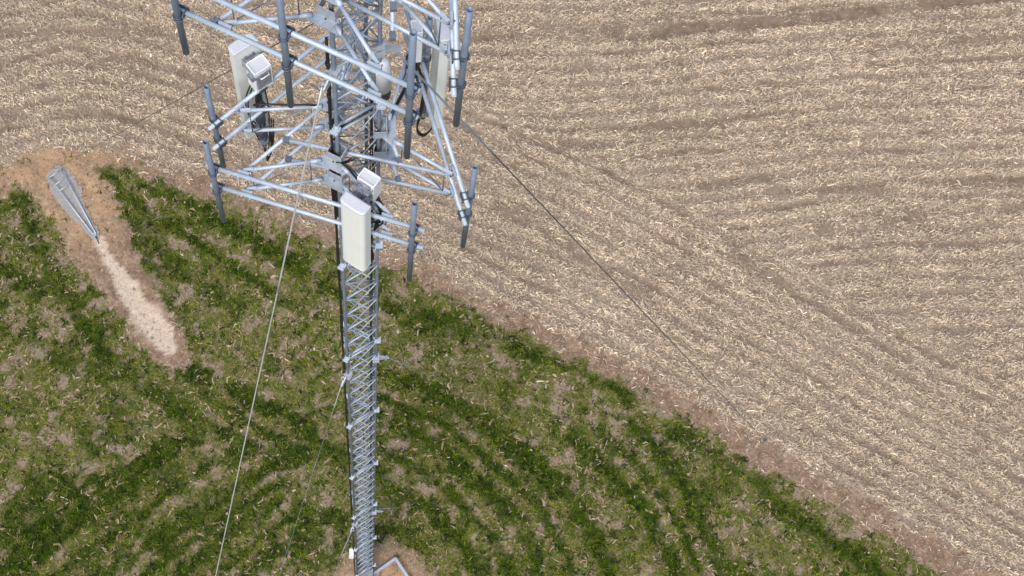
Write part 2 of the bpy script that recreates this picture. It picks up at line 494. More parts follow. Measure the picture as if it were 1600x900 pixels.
# ------------------------------------------------------------------ ground sheet
def axis(lo, hi, step, far):
    core = np.arange(lo, hi + 1e-6, step)
    k = np.array([0.5, 1.2, 2.5, 5, 10, 20, 40, 80, 160, 320, 640, 1280, far])
    return np.r_[lo - k[::-1], core, hi + k]
gx, gy = axis(-32, 38, 0.14, 3500), axis(-9, 46, 0.14, 3500)
X, Y = np.meshgrid(gx, gy)
pl = plan(X.ravel(), Y.ravel())
xr, yr = X.ravel(), Y.ravel()
Z = height(xr, yr, pl)
nx, ny = len(gx), len(gy)
ii, jj = np.meshgrid(np.arange(nx - 1), np.arange(ny - 1))
i0 = (jj * nx + ii).ravel()
quads = np.stack([i0, i0 + 1, i0 + nx + 1, i0 + nx], 1)
me = np_mesh('ground', np.c_[xr, yr, Z], quads.ravel(), np.full(len(quads), 4), smooth=True)
for nm, v in (('grass', pl['grass']), ('dirt', pl['dirt']), ('lush', pl['lush']), ('sand', pl['sand']), ('clay', pl['clay']), ('rowgap', pl['gap']), ('bald', pl['bald'])):
    a = me.attributes.new(nm, 'FLOAT', 'POINT')
    a.data.foreach_set('value', v.astype(np.float32))
ground = link('ground', me, None, M['ground'])
ground['kind'] = 'structure'
ground['label'] = 'harvested corn field beside patchy green turf'

# ------------------------------------------------------------------ straw and grass (uncountable)
def scatter(n, pad=3.0):
    """random points over the part of the field around the mast"""
    corners = np.array([(-24.5, 22.5), (24.0, 36.5), (29.5, 6.0), (-15.0, -5.5)], float)
    c = corners.mean(0)
    P = c + (corners - c) * (1 + pad / 18)
    t, s = rng.random(n), rng.random(n)
    return ((P[0][None] * (1 - t[:, None]) + P[1][None] * t[:, None]) * (1 - s[:, None])
            + (P[3][None] * (1 - t[:, None]) + P[2][None] * t[:, None]) * s[:, None]).T

def strips(x, y, z, L, Wd, ang, lift, bend, tint):
    """bent ribbons lying on the ground: 3 cross sections, 2 quads each"""
    n = len(x)
    dx, dy = np.cos(ang), np.sin(ang)
    V = np.zeros((n, 6, 3))
    for k, (t, w, h) in enumerate(((-0.5, 1.0, 0.0), (0.0, 1.0, 1.0), (0.5, 0.45, 0.25))):
        cx = x + dx * L * t - dy * bend * L * (t * t)
        cy = y + dy * L * t + dx * bend * L * (t * t)
        cz = z + 0.012 + lift * h
        for s, q in ((0, -0.5), (1, 0.5)):
            V[:, k * 2 + s, 0] = cx - dy * Wd * w * q
            V[:, k * 2 + s, 1] = cy + dx * Wd * w * q
            V[:, k * 2 + s, 2] = cz + (0.25 * Wd * q)
    b = np.arange(n)[:, None] * 6
    F = np.concatenate([b + np.array([0, 1, 3, 2]), b + np.array([2, 3, 5, 4])], 1).reshape(-1, 4)
    return V.reshape(-1, 3), F, np.repeat(tint, 6, 0)

def pick(cols, n, jit=0.15):
    cols = np.array(cols)
    c = cols[rng.integers(0, len(cols), n)]
    return np.clip(c * (1 + (rng.random((n, 1)) - 0.5) * 2 * jit) * (1 + (rng.random((n, 3)) - 0.5) * 0.06), 0, 1)

N = 680000
sx, sy = scatter(N)
q = plan(sx, sy)
pr = np.maximum(q['field'], 0.07 * q['dirt'] * (1 - q['hole'])) * np.clip(1 - 0.95 * q['gap'], 0.06, 1) * (0.25 + 0.35 * sstep(0.2, 0.8, 1 - q['ph']) + 0.75 * sstep(0.32, 0.66, fbm(sx, sy, 1.7, 90)))
keep = rng.random(N) < pr * 0.82
sx, sy = sx[keep], sy[keep]
q = {k: v[keep] for k, v in q.items()}
n = len(sx)
rowaz = np.where(q['head'] > 0.5, np.arctan(-0.25 + 0 * sx), math.radians(19))
ang = np.where(rng.random(n) < 0.45, rowaz + rng.normal(0, 0.35, n), rng.random(n) * math.pi * 2)
L = rng.lognormal(math.log(0.135), 0.5, n).clip(0.04, 0.55)
Wd = rng.lognormal(math.log(0.019), 0.45, n).clip(0.008, 0.065)
tone = fbm(sx, sy, 0.25, 120)
pal = [(0.51, 0.42, 0.30), (0.46, 0.38, 0.275), (0.58, 0.49, 0.35), (0.39, 0.315, 0.23), (0.44, 0.365, 0.28), (0.27, 0.21, 0.15), (0.67, 0.575, 0.40), (0.34, 0.275, 0.21), (0.19, 0.145, 0.105)]
tint = pick(pal, n) * np.array([1.03, 1.01, 1.01]) * ((0.92 + 0.30 * tone) * (1 - 0.34 * q['gap']))[:, None]
hi = rng.random(n) < 0.03
tint[hi] = pick([(0.80, 0.73, 0.58), (0.70, 0.59, 0.36)], int(hi.sum()))
L[hi] *= 0.7
V, F, T = strips(sx, sy, height(sx, sy, q), L, Wd, ang, rng.random(n) ** 1.5 * 0.15, rng.normal(0, 0.4, n), np.clip(tint, 0, 1))
straw = link('corn_straw', np_mesh('corn_straw', V, F.ravel(), np.full(len(F), 4), T), None, M['straw'])
straw['kind'] = 'stuff'
straw['label'] = 'pale corn straw littering the harvested field'
straw['category'] = 'corn stubble'

# dead straw lying between the grass
N = 150000
sx, sy = scatter(N)
q = plan(sx, sy)
keep = rng.random(N) < q['grass'] * (1 - 0.75 * q['lush']) * (0.10 + 0.8 * sstep(0.38, 0.62, fbm(sx, sy, 1.0, 200, 4))) * 0.5
sx, sy = sx[keep], sy[keep]
q = {k: v[keep] for k, v in q.items()}
n = len(sx)
tint = pick([(0.23, 0.172, 0.108), (0.175, 0.14, 0.075), (0.28, 0.21, 0.138), (0.12, 0.115, 0.035), (0.33, 0.25, 0.175)], n)
hi = rng.random(n) < 0.008
tint[hi] = pick([(0.62, 0.54, 0.38)], int(hi.sum()))
V, F, T = strips(sx, sy, height(sx, sy, q), rng.lognormal(math.log(0.17), 0.4, n).clip(0.07, 0.42), rng.lognormal(math.log(0.042), 0.4, n).clip(0.015, 0.1),
                 rng.random(n) * math.pi * 2, rng.random(n) * 0.06, rng.normal(0, 0.5, n), tint)
dead = link('dead_grass', np_mesh('dead_grass', V, F.ravel(), np.full(len(F), 4), T), None, M['straw'])
dead['kind'] = 'stuff'
dead['label'] = 'tan dead grass lying between the green tufts'
dead['category'] = 'dead grass'

# green tufts
N = 130000
tx, ty = scatter(N)
q = plan(tx, ty)
keep = rng.random(N) < (0.012 * q['dirt'] * (1 - q['sand']) + q['grass'] * (1 - 0.85 * q['bald']) * (0.35 + 0.65 * q['inner'])) * (0.28 + 0.72 * np.maximum(q['lush'], 0.66 * sstep(0.44, 0.58, fbm(tx, ty, 1.5, 300, 4))))
tx, ty = tx[keep], ty[keep]
lsh = q['lush'][keep]
B = 9
n = len(tx) * B
bx = np.repeat(tx, B) + rng.normal(0, 0.04, n)
by = np.repeat(ty, B) + rng.normal(0, 0.04, n)
qq = plan(bx, by)
bz = height(bx, by, qq) - 0.01
base_ang = np.repeat(rng.random(len(tx)) * math.pi * 2, B) + rng.normal(0, 1.3, n)
bl = rng.lognormal(math.log(0.145), 0.38, n).clip(0.05, 0.34)
lean = rng.uniform(0.45, 1.05, n)
bw = rng.lognormal(math.log(0.024), 0.32, n).clip(0.010, 0.055)
V = np.zeros((n, 5, 3))
ca, sa = np.cos(base_ang), np.sin(base_ang)
for k, (t, w) in enumerate(((0.0, 1.0), (0.55, 0.9))):
    r_, h_ = bl * t * lean, bl * t * (1.15 - lean * 0.75)
    for s, sg in ((0, -0.5), (1, 0.5)):
        V[:, k * 2 + s, 0] = bx + ca * r_ - sa * bw * w * sg
        V[:, k * 2 + s, 1] = by + sa * r_ + ca * bw * w * sg
        V[:, k * 2 + s, 2] = bz + h_
V[:, 4, 0] = bx + ca * bl * lean
V[:, 4, 1] = by + sa * bl * lean
V[:, 4, 2] = bz + bl * (0.85 - lean * 0.6)
b = np.arange(n)[:, None] * 5
loops = np.concatenate([b + np.array([0, 1, 3, 2]), b + np.array([2, 3, 4])], 1).ravel()
sizes = np.tile([4, 3], n)
tuft = pick([(0.074, 0.118, 0.005), (0.050, 0.088, 0.003), (0.105, 0.145, 0.009), (0.165, 0.178, 0.025), (0.060, 0.096, 0.004), (0.020, 0.040, 0.004), (0.014, 0.026, 0.004)], len(tx), 0.3)
dry = rng.random(len(tx)) < (0.45 * (1 - lsh))
tuft[dry] = pick([(0.16, 0.155, 0.040), (0.105, 0.125, 0.018), (0.235, 0.19, 0.095), (0.07, 0.085, 0.012)], int(dry.sum()))
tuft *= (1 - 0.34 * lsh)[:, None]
tint = np.repeat(tuft, B, 0) * (1 + (rng.random((n, 1)) - 0.5) * 0.5)
grass = link('grass', np_mesh('grass', V.reshape(-1, 3), loops, sizes, np.repeat(tint, 5, 0)), None, M['blade'])
grass['kind'] = 'stuff'
grass['label'] = 'green grass tufts growing in patchy stripes'
grass['category'] = 'grass'

# soil clods on the bare dirt
N = 60000
cx, cy = scatter(N)
q = plan(cx, cy)
keep = rng.random(N) < q['dirt'] * (1 - 0.6 * q['sand']) * (0.2 + 0.8 * sstep(0.4, 0.62, fbm(cx, cy, 1.3, 500)))
cx, cy = cx[keep], cy[keep]
q = {k: v[keep] for k, v in q.items()}
n = len(cx)
cz = height(cx, cy, q)
r_ = rng.lognormal(math.log(0.022), 0.5, n).clip(0.01, 0.09)
V = np.zeros((n, 6, 3))
for k, d in enumerate(((1, 0, 0), (0, 1, 0), (-1, 0, 0), (0, -1, 0), (0.2, 0.1, 0.8), (0, 0, -0.5))):
    jt = 0.6 + 0.7 * rng.random((n, 1))
    V[:, k] = np.c_[cx, cy, cz] + np.array(d) * r_[:, None] * jt
b = np.arange(n)[:, None] * 6
F = np.concatenate([b + np.array(f) for f in ((0, 1, 4), (1, 2, 4), (2, 3, 4), (3, 0, 4))], 1).reshape(-1, 3)
tint = pick([(0.26, 0.18, 0.125), (0.18, 0.12, 0.085), (0.34, 0.25, 0.18), (0.11, 0.075, 0.05)], n)
r_big = rng.random(n) < 0.02
sm = q['sand'] > 0.4
tint[sm] = pick([(0.58, 0.48, 0.37), (0.42, 0.33, 0.25)], int(sm.sum()))
clod = link('soil_clods', np_mesh('soil_clods', V.reshape(-1, 3), F.ravel(), np.full(len(F), 3), np.repeat(tint, 6, 0)), None, M['straw'])
clod['kind'] = 'stuff'
clod['label'] = 'small soil clods on the bare dirt strips'
clod['category'] = 'soil'

# ------------------------------------------------------------------ lattice tower
FACE = 0.74
TW = -103
AXIS = Vector((0.048, -0.044, 0))
RAD = FACE / math.sqrt(3)
def legxy(k, r=RAD):
    a = math.radians(TW + 120 * k)
    return Vector((r * math.cos(a), r * math.sin(a), 0))
LEG = [AXIS + legxy(k) for k in range(3)]
ZJ = 40.565
SEC = 6.1
TOP = ZJ + 3 * SEC
tower = thing('lattice_tower', 'tall galvanised triangular lattice tower of stacked braced sections rising from the turf', 'tower')
joints = [ZJ - SEC * k for k in range(-3, 7)]          # tops of the sections
for k in range(3):
    P = Part().tube(LEG[k] + Vector((0, 0, 0.25)), LEG[k] + Vector((0, 0, TOP)), 0.031, 12)
    leg = P.build('leg', M['galv_dull'], tower)
    out = legxy(k, 1.0)
    az = math.radians(TW + 120 * k)
    for z in joints[1:]:
        c = LEG[k] + out * 0.03
        F = Part()
        for dz in (-0.022, 0.022):
            F.box((c.x, c.y, z + dz), (0.14, 0.12, 0.028), az, 0, 0.004)
        F.tube(LEG[k] + Vector((0, 0, z - 0.16)), LEG[k] + Vector((0, 0, z + 0.16)), 0.040, 12)
        for sx_, sy_ in ((0.06, 0.05), (0.06, -0.05), (-0.045, 0.05), (-0.045, -0.05)):
            b_ = c + Matrix.Rotation(az, 3, 'Z') @ Vector((sx_, sy_, 0))
            F.tube((b_.x, b_.y, z - 0.07), (b_.x, b_.y, z + 0.075), 0.014, 6)
        F.build('flange', M['galv'], leg)
sects = [(joints[i + 1] if i + 1 < len(joints) else 0.25, joints[i]) for i in range(len(joints))]
horiz, diag, thin = [], [], []
for i, (z0, z1) in enumerate(sects):
    nb = 6 if z1 - z0 > 5 else 4
    hb = (z1 - z0) / nb
    for b_ in range(nb):
        za, zb = z0 + b_ * hb, z0 + (b_ + 1) * hb
        for k in range(3):
            A, B2 = LEG[k], LEG[(k + 1) % 3]
            off = ((A + B2) / 2 - AXIS) * 0.08
            if b_ == 0:
                horiz.append((A + Vector((0, 0, za + 0.12)), B2 + Vector((0, 0, za + 0.12)), 0.026))
                horiz.append((A + Vector((0, 0, za - 0.12)), B2 + Vector((0, 0, za - 0.12)), 0.024))
            else:
                horiz.append((A + Vector((0, 0, za)), B2 + Vector((0, 0, za)), 0.0205))
            diag.append((A + off + Vector((0, 0, za + 0.05)), B2 + off + Vector((0, 0, zb - 0.05)), 0.0125))
            off = off * 0.4
            thin.append((B2 + off + Vector((0, 0, za + 0.05)), A + off + Vector((0, 0, zb - 0.05)), 0.0115))
for nm, bars in (('horizontal_brace', horiz), ('diagonal_brace', diag), ('counter_brace', thin)):
    # the hundred largest in the picture (nearest below the upper frames) are parts of their own
    bars = sorted(bars, key=lambda b_: (0 if b_[0].z < 50.5 else 1, -b_[0].z))
    for b_ in bars[:99]:
        Part().tube(*b_, 8).build(nm, M['galv_mid' if b_[0].z > 42.0 else 'galv_soft'], tower)  # braces higher up the tower get a darker steel tone
    Rest = Part()
    for b_ in bars[99:]:
        Rest.tube(*b_, 8)
    o = Rest.build(nm.replace('brace', 'bracing'), M['galv_soft'], tower)
    o['kind'] = 'stuff'
# gusset ears that take the guy wires
for k in range(3):
    az = math.radians(TW + 120 * k)
    for z in (48.55, 33.1, 14.9):
        G = Part()
        mt = Matrix.Translation(LEG[k] + Vector((0, 0, z))) @ Matrix.Rotation(az, 4, 'Z') @ Matrix.Rotation(math.pi / 2, 4, 'X')
        G.prism([(0.02, 0.14), (0.10, 0.14), (0.30, 0.02), (0.30, -0.08), (0.02, -0.14)], -0.012, 0.012, mt)
        G.box(LEG[k] + Vector((0, 0, z + 0.1)), (0.15, 0.17, 0.05), az)
        G.box(LEG[k] + Vector((0, 0, z - 0.1)), (0.15, 0.17, 0.05), az)
        G.build('guy_gusset', M['plate'], tower)
# sheet metal climbing guard around the foot
G = Part()
for k in range(3):
    A, B2 = LEG[k], LEG[(k + 1) % 3]
    mid = (A + B2) / 2 - AXIS
    az = math.atan2(B2.y - A.y, B2.x - A.x)
    for z in (1.4, 2.5):
        G.box((AXIS.x + mid.x * 1.2, AXIS.y + mid.y * 1.2, z + 0.5), (FACE * 0.86, 0.012, 1.02), az, 0, 0.003)
    for u in (-0.3, 0.0, 0.3):
        c = AXIS + mid * 1.24 + Vector((math.cos(az), math.sin(az), 0)) * u
        G.box((c.x, c.y, 2.45), (0.03, 0.03, 2.1), az)
G.build('climbing_guard', M['plate'], tower)
G = Part()
G.prism([(0.75 * math.cos(a), 0.75 * math.sin(a)) for a in np.linspace(0, 2 * math.pi, 24, endpoint=False)], -0.6, 0.06)
G.build('concrete_footing', M['concrete'], tower)
Rl = Part()
Rl.tube((0.19, 0.33, 42.0), (0.19, 0.33, TOP), 0.03, 10)
for z in np.arange(42.5, TOP, 1.2):
    Rl.tube((0.19, 0.33, z), (0.02, 0.235, z), 0.014, 6)
Rl.build('climbing_rail', M['galv_dull'], tower)

# ------------------------------------------------------------------ cable runs down the tower
def cable_run(label, base, z0, z1, offs, step, seed, group):
    t = thing('cable_run', label, 'cable', group, (base[0], base[1], z0))
    r = np.random.default_rng(seed)
    for ox, oy in offs:
        C_ = Part()
        zs = np.linspace(z0, z1, 60)
        C_.path([(base[0] + ox + 0.007 * math.sin(z * 1.7 + ox * 90), base[1] + oy + 0.007 * math.cos(z * 1.3), z) for z in zs], 0.0125, 7)
        C_.build('cable', M['black'], t)
    for z in np.arange(z0 + 0.6, z1, step):
        Part().box((base[0] + r.uniform(-.01, .01), base[1] + r.uniform(-.01, .01), z), (0.062, 0.062, 0.05), 0.3, 0, 0.01).build('cable_clamp', M['black'], t)
    settle(t)
    return t
cable_run('thick black cable bundle clipped along the outside of the left tower leg', (-0.13, -0.475), 0.3, 49.6, ((-0.013, 0), (0.012, 0.01), (0.0, -0.014)), 1.02, 1, 'cable runs on the tower')
cable_run('thinner black cable pair running inside the tower near its right leg', (0.345, 0.06), 0.4, 47.0, ((-0.015, 0), (0.014, 0.01)), 1.53, 2, 'cable runs on the tower')

# ------------------------------------------------------------------ sector frames
def sector_frame(label, center, azd, L, zlo, zup, legk, masts, arms, ties, group):
    """two face pipes on V arms from one tower leg; masts are clamped to the face pipes"""
    az = math.radians(azd)
    U = Vector((math.cos(az), math.sin(az), 0))
    Vv = Vector((U.y, -U.x, 0))                 # outward
    c = Vector((*center, 0))
    t = thing('sector_frame', label, 'antenna mount', group, (c.x, c.y, zlo))
    at = lambda u, v, z: c + U * u + Vv * v + Vector((0, 0, z))
    for z in (zlo, zup):
        Part().hollow(at(-L / 2, 0, z), at(L / 2, 0, z), 0.036, 14, 0.006).build('face_pipe', M['galv'], t)
    leg = LEG[legk]
    laz = math.radians(TW + 120 * legk)
    lo_ = legxy(legk, 1.0)
    for z in (zlo, zup):
        Pl = Part()
        mt = Matrix.Translation(leg + Vector((0, 0, z))) @ Matrix.Rotation(laz, 4, 'Z')
        Pl.prism([(0.03, -0.10), (0.20, -0.27), (0.27, -0.25), (0.27, 0.25), (0.20, 0.27), (0.03, 0.10)], -0.05, -0.035, mt)
        for zz in (0.10,):                       # box collar round the leg
            for (x0, y0, x1, y1) in ((-0.08, -0.12, 0.12, -0.12), (-0.08, 0.12, 0.12, 0.12), (0.12, -0.13, 0.12, 0.13), (-0.08, -0.13, -0.08, 0.13)):
                mid = mt @ Vector(((x0 + x1) / 2, (y0 + y1) / 2, zz - 0.03))
                ln = math.hypot(x1 - x0, y1 - y0)
                Pl.box(mid, (ln, 0.014, 0.22), laz + math.atan2(y1 - y0, x1 - x0))
        pl_o = Pl.build('leg_bracket', M['plate'], t)
        for bx_, by_ in ((0.15, 0.0), (0.21, -0.2), (0.21, 0.2)):
            p = mt @ Vector((bx_, by_, -0.036))
            Part().tube(p, p + Vector((0, 0, 0.02)), 0.013, 6).build('bolt', M['bolt'], pl_o)
    side = leg + lo_ * 0.22
    for sgn, ua in zip((-1, 1), arms):
        inner = side + U * (0.22 * sgn)
        for z in (zlo, zup):
            a = inner + Vector((0, 0, z)); b = at(ua, -0.10, z)
            Am = Part().tube(a, b, 0.030, 12)
            d = (b - a).normalized()
            Am.tube(a - d * 0.06, a + d * 0.10, 0.038, 12)
            Am.box(b - d * 0.05, (0.16, 0.045, 0.085), math.atan2(d.y, d.x), 0, 0.006)
            am = Am.build('support_arm', M['galv'], t)
            E = Part()
            E.box(at(ua, -0.05, z), (0.18, 0.035, 0.14), az, 0, 0.005)
            for du in (-0.07, 0.07):
                E.tube(at(ua + du, -0.11, z), at(ua + du, 0.055, z), 0.012, 6)
            E.build('end_plate', M['plate'], am)
        # thin truss rods between the lower and upper arm
        b0, b1 = at(ua, -0.14, zlo), at(ua, -0.14, zup)
        a0, a1 = inner + Vector((0, 0, zlo)), inner + Vector((0, 0, zup))
        for f0, f1 in ((0.10, 0.10), (0.93, 0.93), (0.92, 0.12)):
            Part().tube(a0.lerp(b0, f0), a1.lerp(b1, f1), 0.010, 6).build('truss_rod', M['galv_dull'], t)
    for (s_xy, e_xy) in ties:
        for z in (zlo, zup):
            d = (Vector((*e_xy, 0)) - Vector((*s_xy, 0))).normalized()
            s0, e0 = Vector((*s_xy, z - 0.085)), Vector((*e_xy, z - 0.085))
            T = Part().tube(s0, e0, 0.032, 12)
            to = T.build('tie_pipe', M['galv'], t)
            E = Part()
            E.box(s0 + Vector((0, 0, 0.03)), (0.13, 0.08, 0.11), math.atan2(d.y, d.x), 0, 0.006)
            E.tube(s0 + Vector((0, 0, -0.1)), s0 + Vector((0, 0, 0.14)), 0.012, 6)
            E.build('pipe_clamp', M['galv_dull'], to)
            Part().box(e0, (0.10, 0.085, 0.09), math.atan2(d.y, d.x), 0, 0.006).build('pipe_clamp', M['galv_dull'], to)
    for (u, z0, z1, r) in masts:
        v = 0.036 + r + 0.012
        mo = Part().hollow(at(u, v, z0), at(u, v, z1), r, 16, 0.009).build('mast_pipe', M['galv_pipe'], t)
        for z in (zlo, zup):
            K = Part()
            K.box(at(u, 0.040, z), (0.09, 0.024, 0.09), az, 0, 0.004)
            for dz in (-0.035, 0.035):
                K.tube(at(u - r - 0.012, -0.06, z + dz), at(u - r - 0.012, v, z + dz), 0.011, 6)
                K.tube(at(u + r + 0.012, -0.06, z + dz), at(u + r + 0.012, v, z + dz), 0.011, 6)
                pts = [at(u + (r + 0.012) * math.cos(a), v + (r + 0.012) * math.sin(a), z + dz) for a in np.linspace(0, math.pi, 9)]
                K.path(pts, 0.010, 6)
            K.box(at(u, -0.050, z), (0.16, 0.018, 0.10), az, 0, 0.003)
            K.build('clamp', M['bolt'], mo)
    settle(t)
    return t

LL, LU, UL, UU = 44.99, 45.76, 50.42, 51.20
GRP = 'sector frames of the tower'
sector_frame('lower sector frame at the tower front, carrying the antenna seen from its front', (-0.18, -1.26), -2.6, 3.47, LL, LU, 0,
             [(-1.60, 43.75, 46.95, 0.045), (0.64, 43.7, 46.15, 0.045), (1.57, 43.6, 47.0, 0.045)], (-1.15, 1.13),
             [((-1.36, -1.13), (0.02, 1.10))], GRP)
sector_frame('lower sector frame on the right carrying the narrow antenna turned edge on', (1.22, 0.70), 120.4, 3.47, LL, LU, 1,
             [(-1.56, 43.5, 46.9, 0.045), (0.85, 43.5, 47.1, 0.045)], (-1.13, 1.13),
             [((1.76, -0.31), (-0.88, -0.42))], GRP)
sector_frame('lower sector frame on the left carrying the antenna seen from behind', (-1.1, 0.855), 237.0, 3.47, LL, LU, 2,
             [(0.68, 43.5, 46.1, 0.045), (1.57, 43.85, 46.9, 0.045)], (-1.13, 1.15),
             [((-0.44, 1.80), (0.88, -0.30))], GRP)
sector_frame('upper sector frame crossing the tower front with three bare mast pipes and no antenna', (-0.30, -1.30), -11.0, 3.45, UL, UU, 0,
             [(-1.57, 49.42, 52.6, 0.045), (-0.05, 49.25, 52.6, 0.045), (1.64, 49.3, 52.8, 0.045)], (-0.98, 1.10),
             [((-1.42, -1.02), (0.05, 0.95))], GRP)
sector_frame('upper sector frame at the right seen nearly end on with one bare mast pipe', (1.29, 0.44), 105.5, 3.45, UL, UU, 1,
             [(-1.56, 49.2, 52.4, 0.045)], (-1.08, 1.08),
             [((1.57, -0.63), (0.0, -0.22))], GRP)
sector_frame('upper sector frame behind the tower, mostly above the picture edge', (-0.976, 0.91), 229.0, 3.45, UL, UU, 2,
             [(0.0, 49.6, 52.3, 0.045)], (-1.08, 1.08),
             [((0.17, 1.75), (0.79, -0.58))], GRP)

# ------------------------------------------------------------------ panel antennas
def antenna(label, center, azd, w, dp, z0, z1, mast, back_seen):
    """azd: direction of the width; outward is to its right"""
    az = math.radians(azd)
    U = Vector((math.cos(az), math.sin(az), 0))
    O = Vector((U.y, -U.x, 0))
    c = Vector((*center, 0))
    t = thing('panel_antenna', label, 'antenna', 'panel antennas', (c.x, c.y, z0))
    mt = Matrix.Translation(c) @ Matrix(((U.x, O.x, 0, 0), (U.y, O.y, 0, 0), (0, 0, 1, 0), (0, 0, 0, 1)))
    h, d = w / 2, dp / 2
    def outline(k=0.0, ridge=True):
        # back flat, front gently bowed with rounded edges; k insets
        pts = [(-h + k, -d + k), (h - k, -d + k)]
        fr = [(1.0, 0.30), (0.97, 0.58), (0.88, 0.80), (0.70, 0.95), (0.3, 0.995), (0.0, 1.0), (-0.3, 0.995), (-0.70, 0.95), (-0.88, 0.80), (-0.97, 0.58), (-1.0, 0.30)]
        return pts + [(x * (h - k), y * (d - k)) for x, y in fr]
    B = Part()
    B.prism(outline(), z0 + 0.045, z1 - 0.03, mt)
    body = B.build('radome', M['radome'], t)
    Cp = Part()
    # slightly sloping cap and foot
    ol, oi = outline(-0.004), outline(0.02)
    A = [Cp.bm.verts.new(mt @ Vector((x, y, z1 - 0.03))) for x, y in ol]
    Bv = [Cp.bm.verts.new(mt @ Vector((x, y, z1 - 0.005))) for x, y in ol]
    Cv = [Cp.bm.verts.new(mt @ Vector((x, y, z1 + 0.012))) for x, y in oi]
    for R0, R1 in ((A, Bv), (Bv, Cv)):
        for i in range(len(R0)):
            Cp.bm.faces.new((R0[i], R0[(i + 1) % len(R0)], R1[(i + 1) % len(R0)], R1[i]))
    Cp.bm.faces.new(Cv); Cp.bm.faces.new(A[::-1])
    Cp.build('top_cap', M['radome_cap'], t)
    Ft = Part().prism(outline(-0.003), z0, z0 + 0.045, mt)
    Ft.build('bottom_cap', M['radome_cap'], t)
    # seam in the middle of the front
    Sm = Part()
    Sm.box(mt @ Vector((0.0, d + 0.002, (z0 + z1) / 2)), (0.005, 0.005, z1 - z0 - 0.2), az)
    Sm.build('front_seam', M['radome'], body)
    # brackets to the mast pipe
    m_ = Vector((*mast, 0))
    for z in (z0 + 0.35, z1 - 0.35):
        p = mt @ Vector((0, -d, z))
        q_ = Vector((m_.x, m_.y, z))
        Bk = Part()
        Bk.box((p + q_) / 2 , (0.13, max(0.05, (p - q_).length), 0.10), az, 0, 0.005)
        Bk.box(p, (0.22, 0.05, 0.22), az, 0, 0.005)
        Bk.box(q_ , (0.17, 0.15, 0.05), az, 0, 0.005)
        Bk.build('mount_bracket', M['foil'], t)
    # connectors and cable loops under the antenna
    for k in range(6):
        x = -h * 0.7 + k * h * 0.28
        Part().tube(mt @ Vector((x, -0.02, z0 - 0.07)), mt @ Vector((x, -0.02, z0 + 0.01)), 0.016, 8).build('connector', M['black'], t)
    settle(t)
    return t, mt

def jumper(label, paths, r, loc):
    t = thing('jumper_cable', label, 'cable', 'antenna jumper cables', loc)
    for p in paths:
        # smooth the control points
        P = [Vector(q) for q in p]
        pts = []
        for i in range(len(P) - 1):
            a, b, c2, d = P[max(i - 1, 0)], P[i], P[i + 1], P[min(i + 2, len(P) - 1)]
            for s in np.linspace(0, 1, 7, endpoint=False):
                pts.append(0.5 * ((2 * b) + (c2 - a) * s + (2 * a - 5 * b + 4 * c2 - d) * s * s + (3 * b - a - 3 * c2 + d) * s ** 3))
        pts.append(P[-1])
        Part().path(pts, r, 7).build('cable', M['black'], t)
    settle(t)
    return t

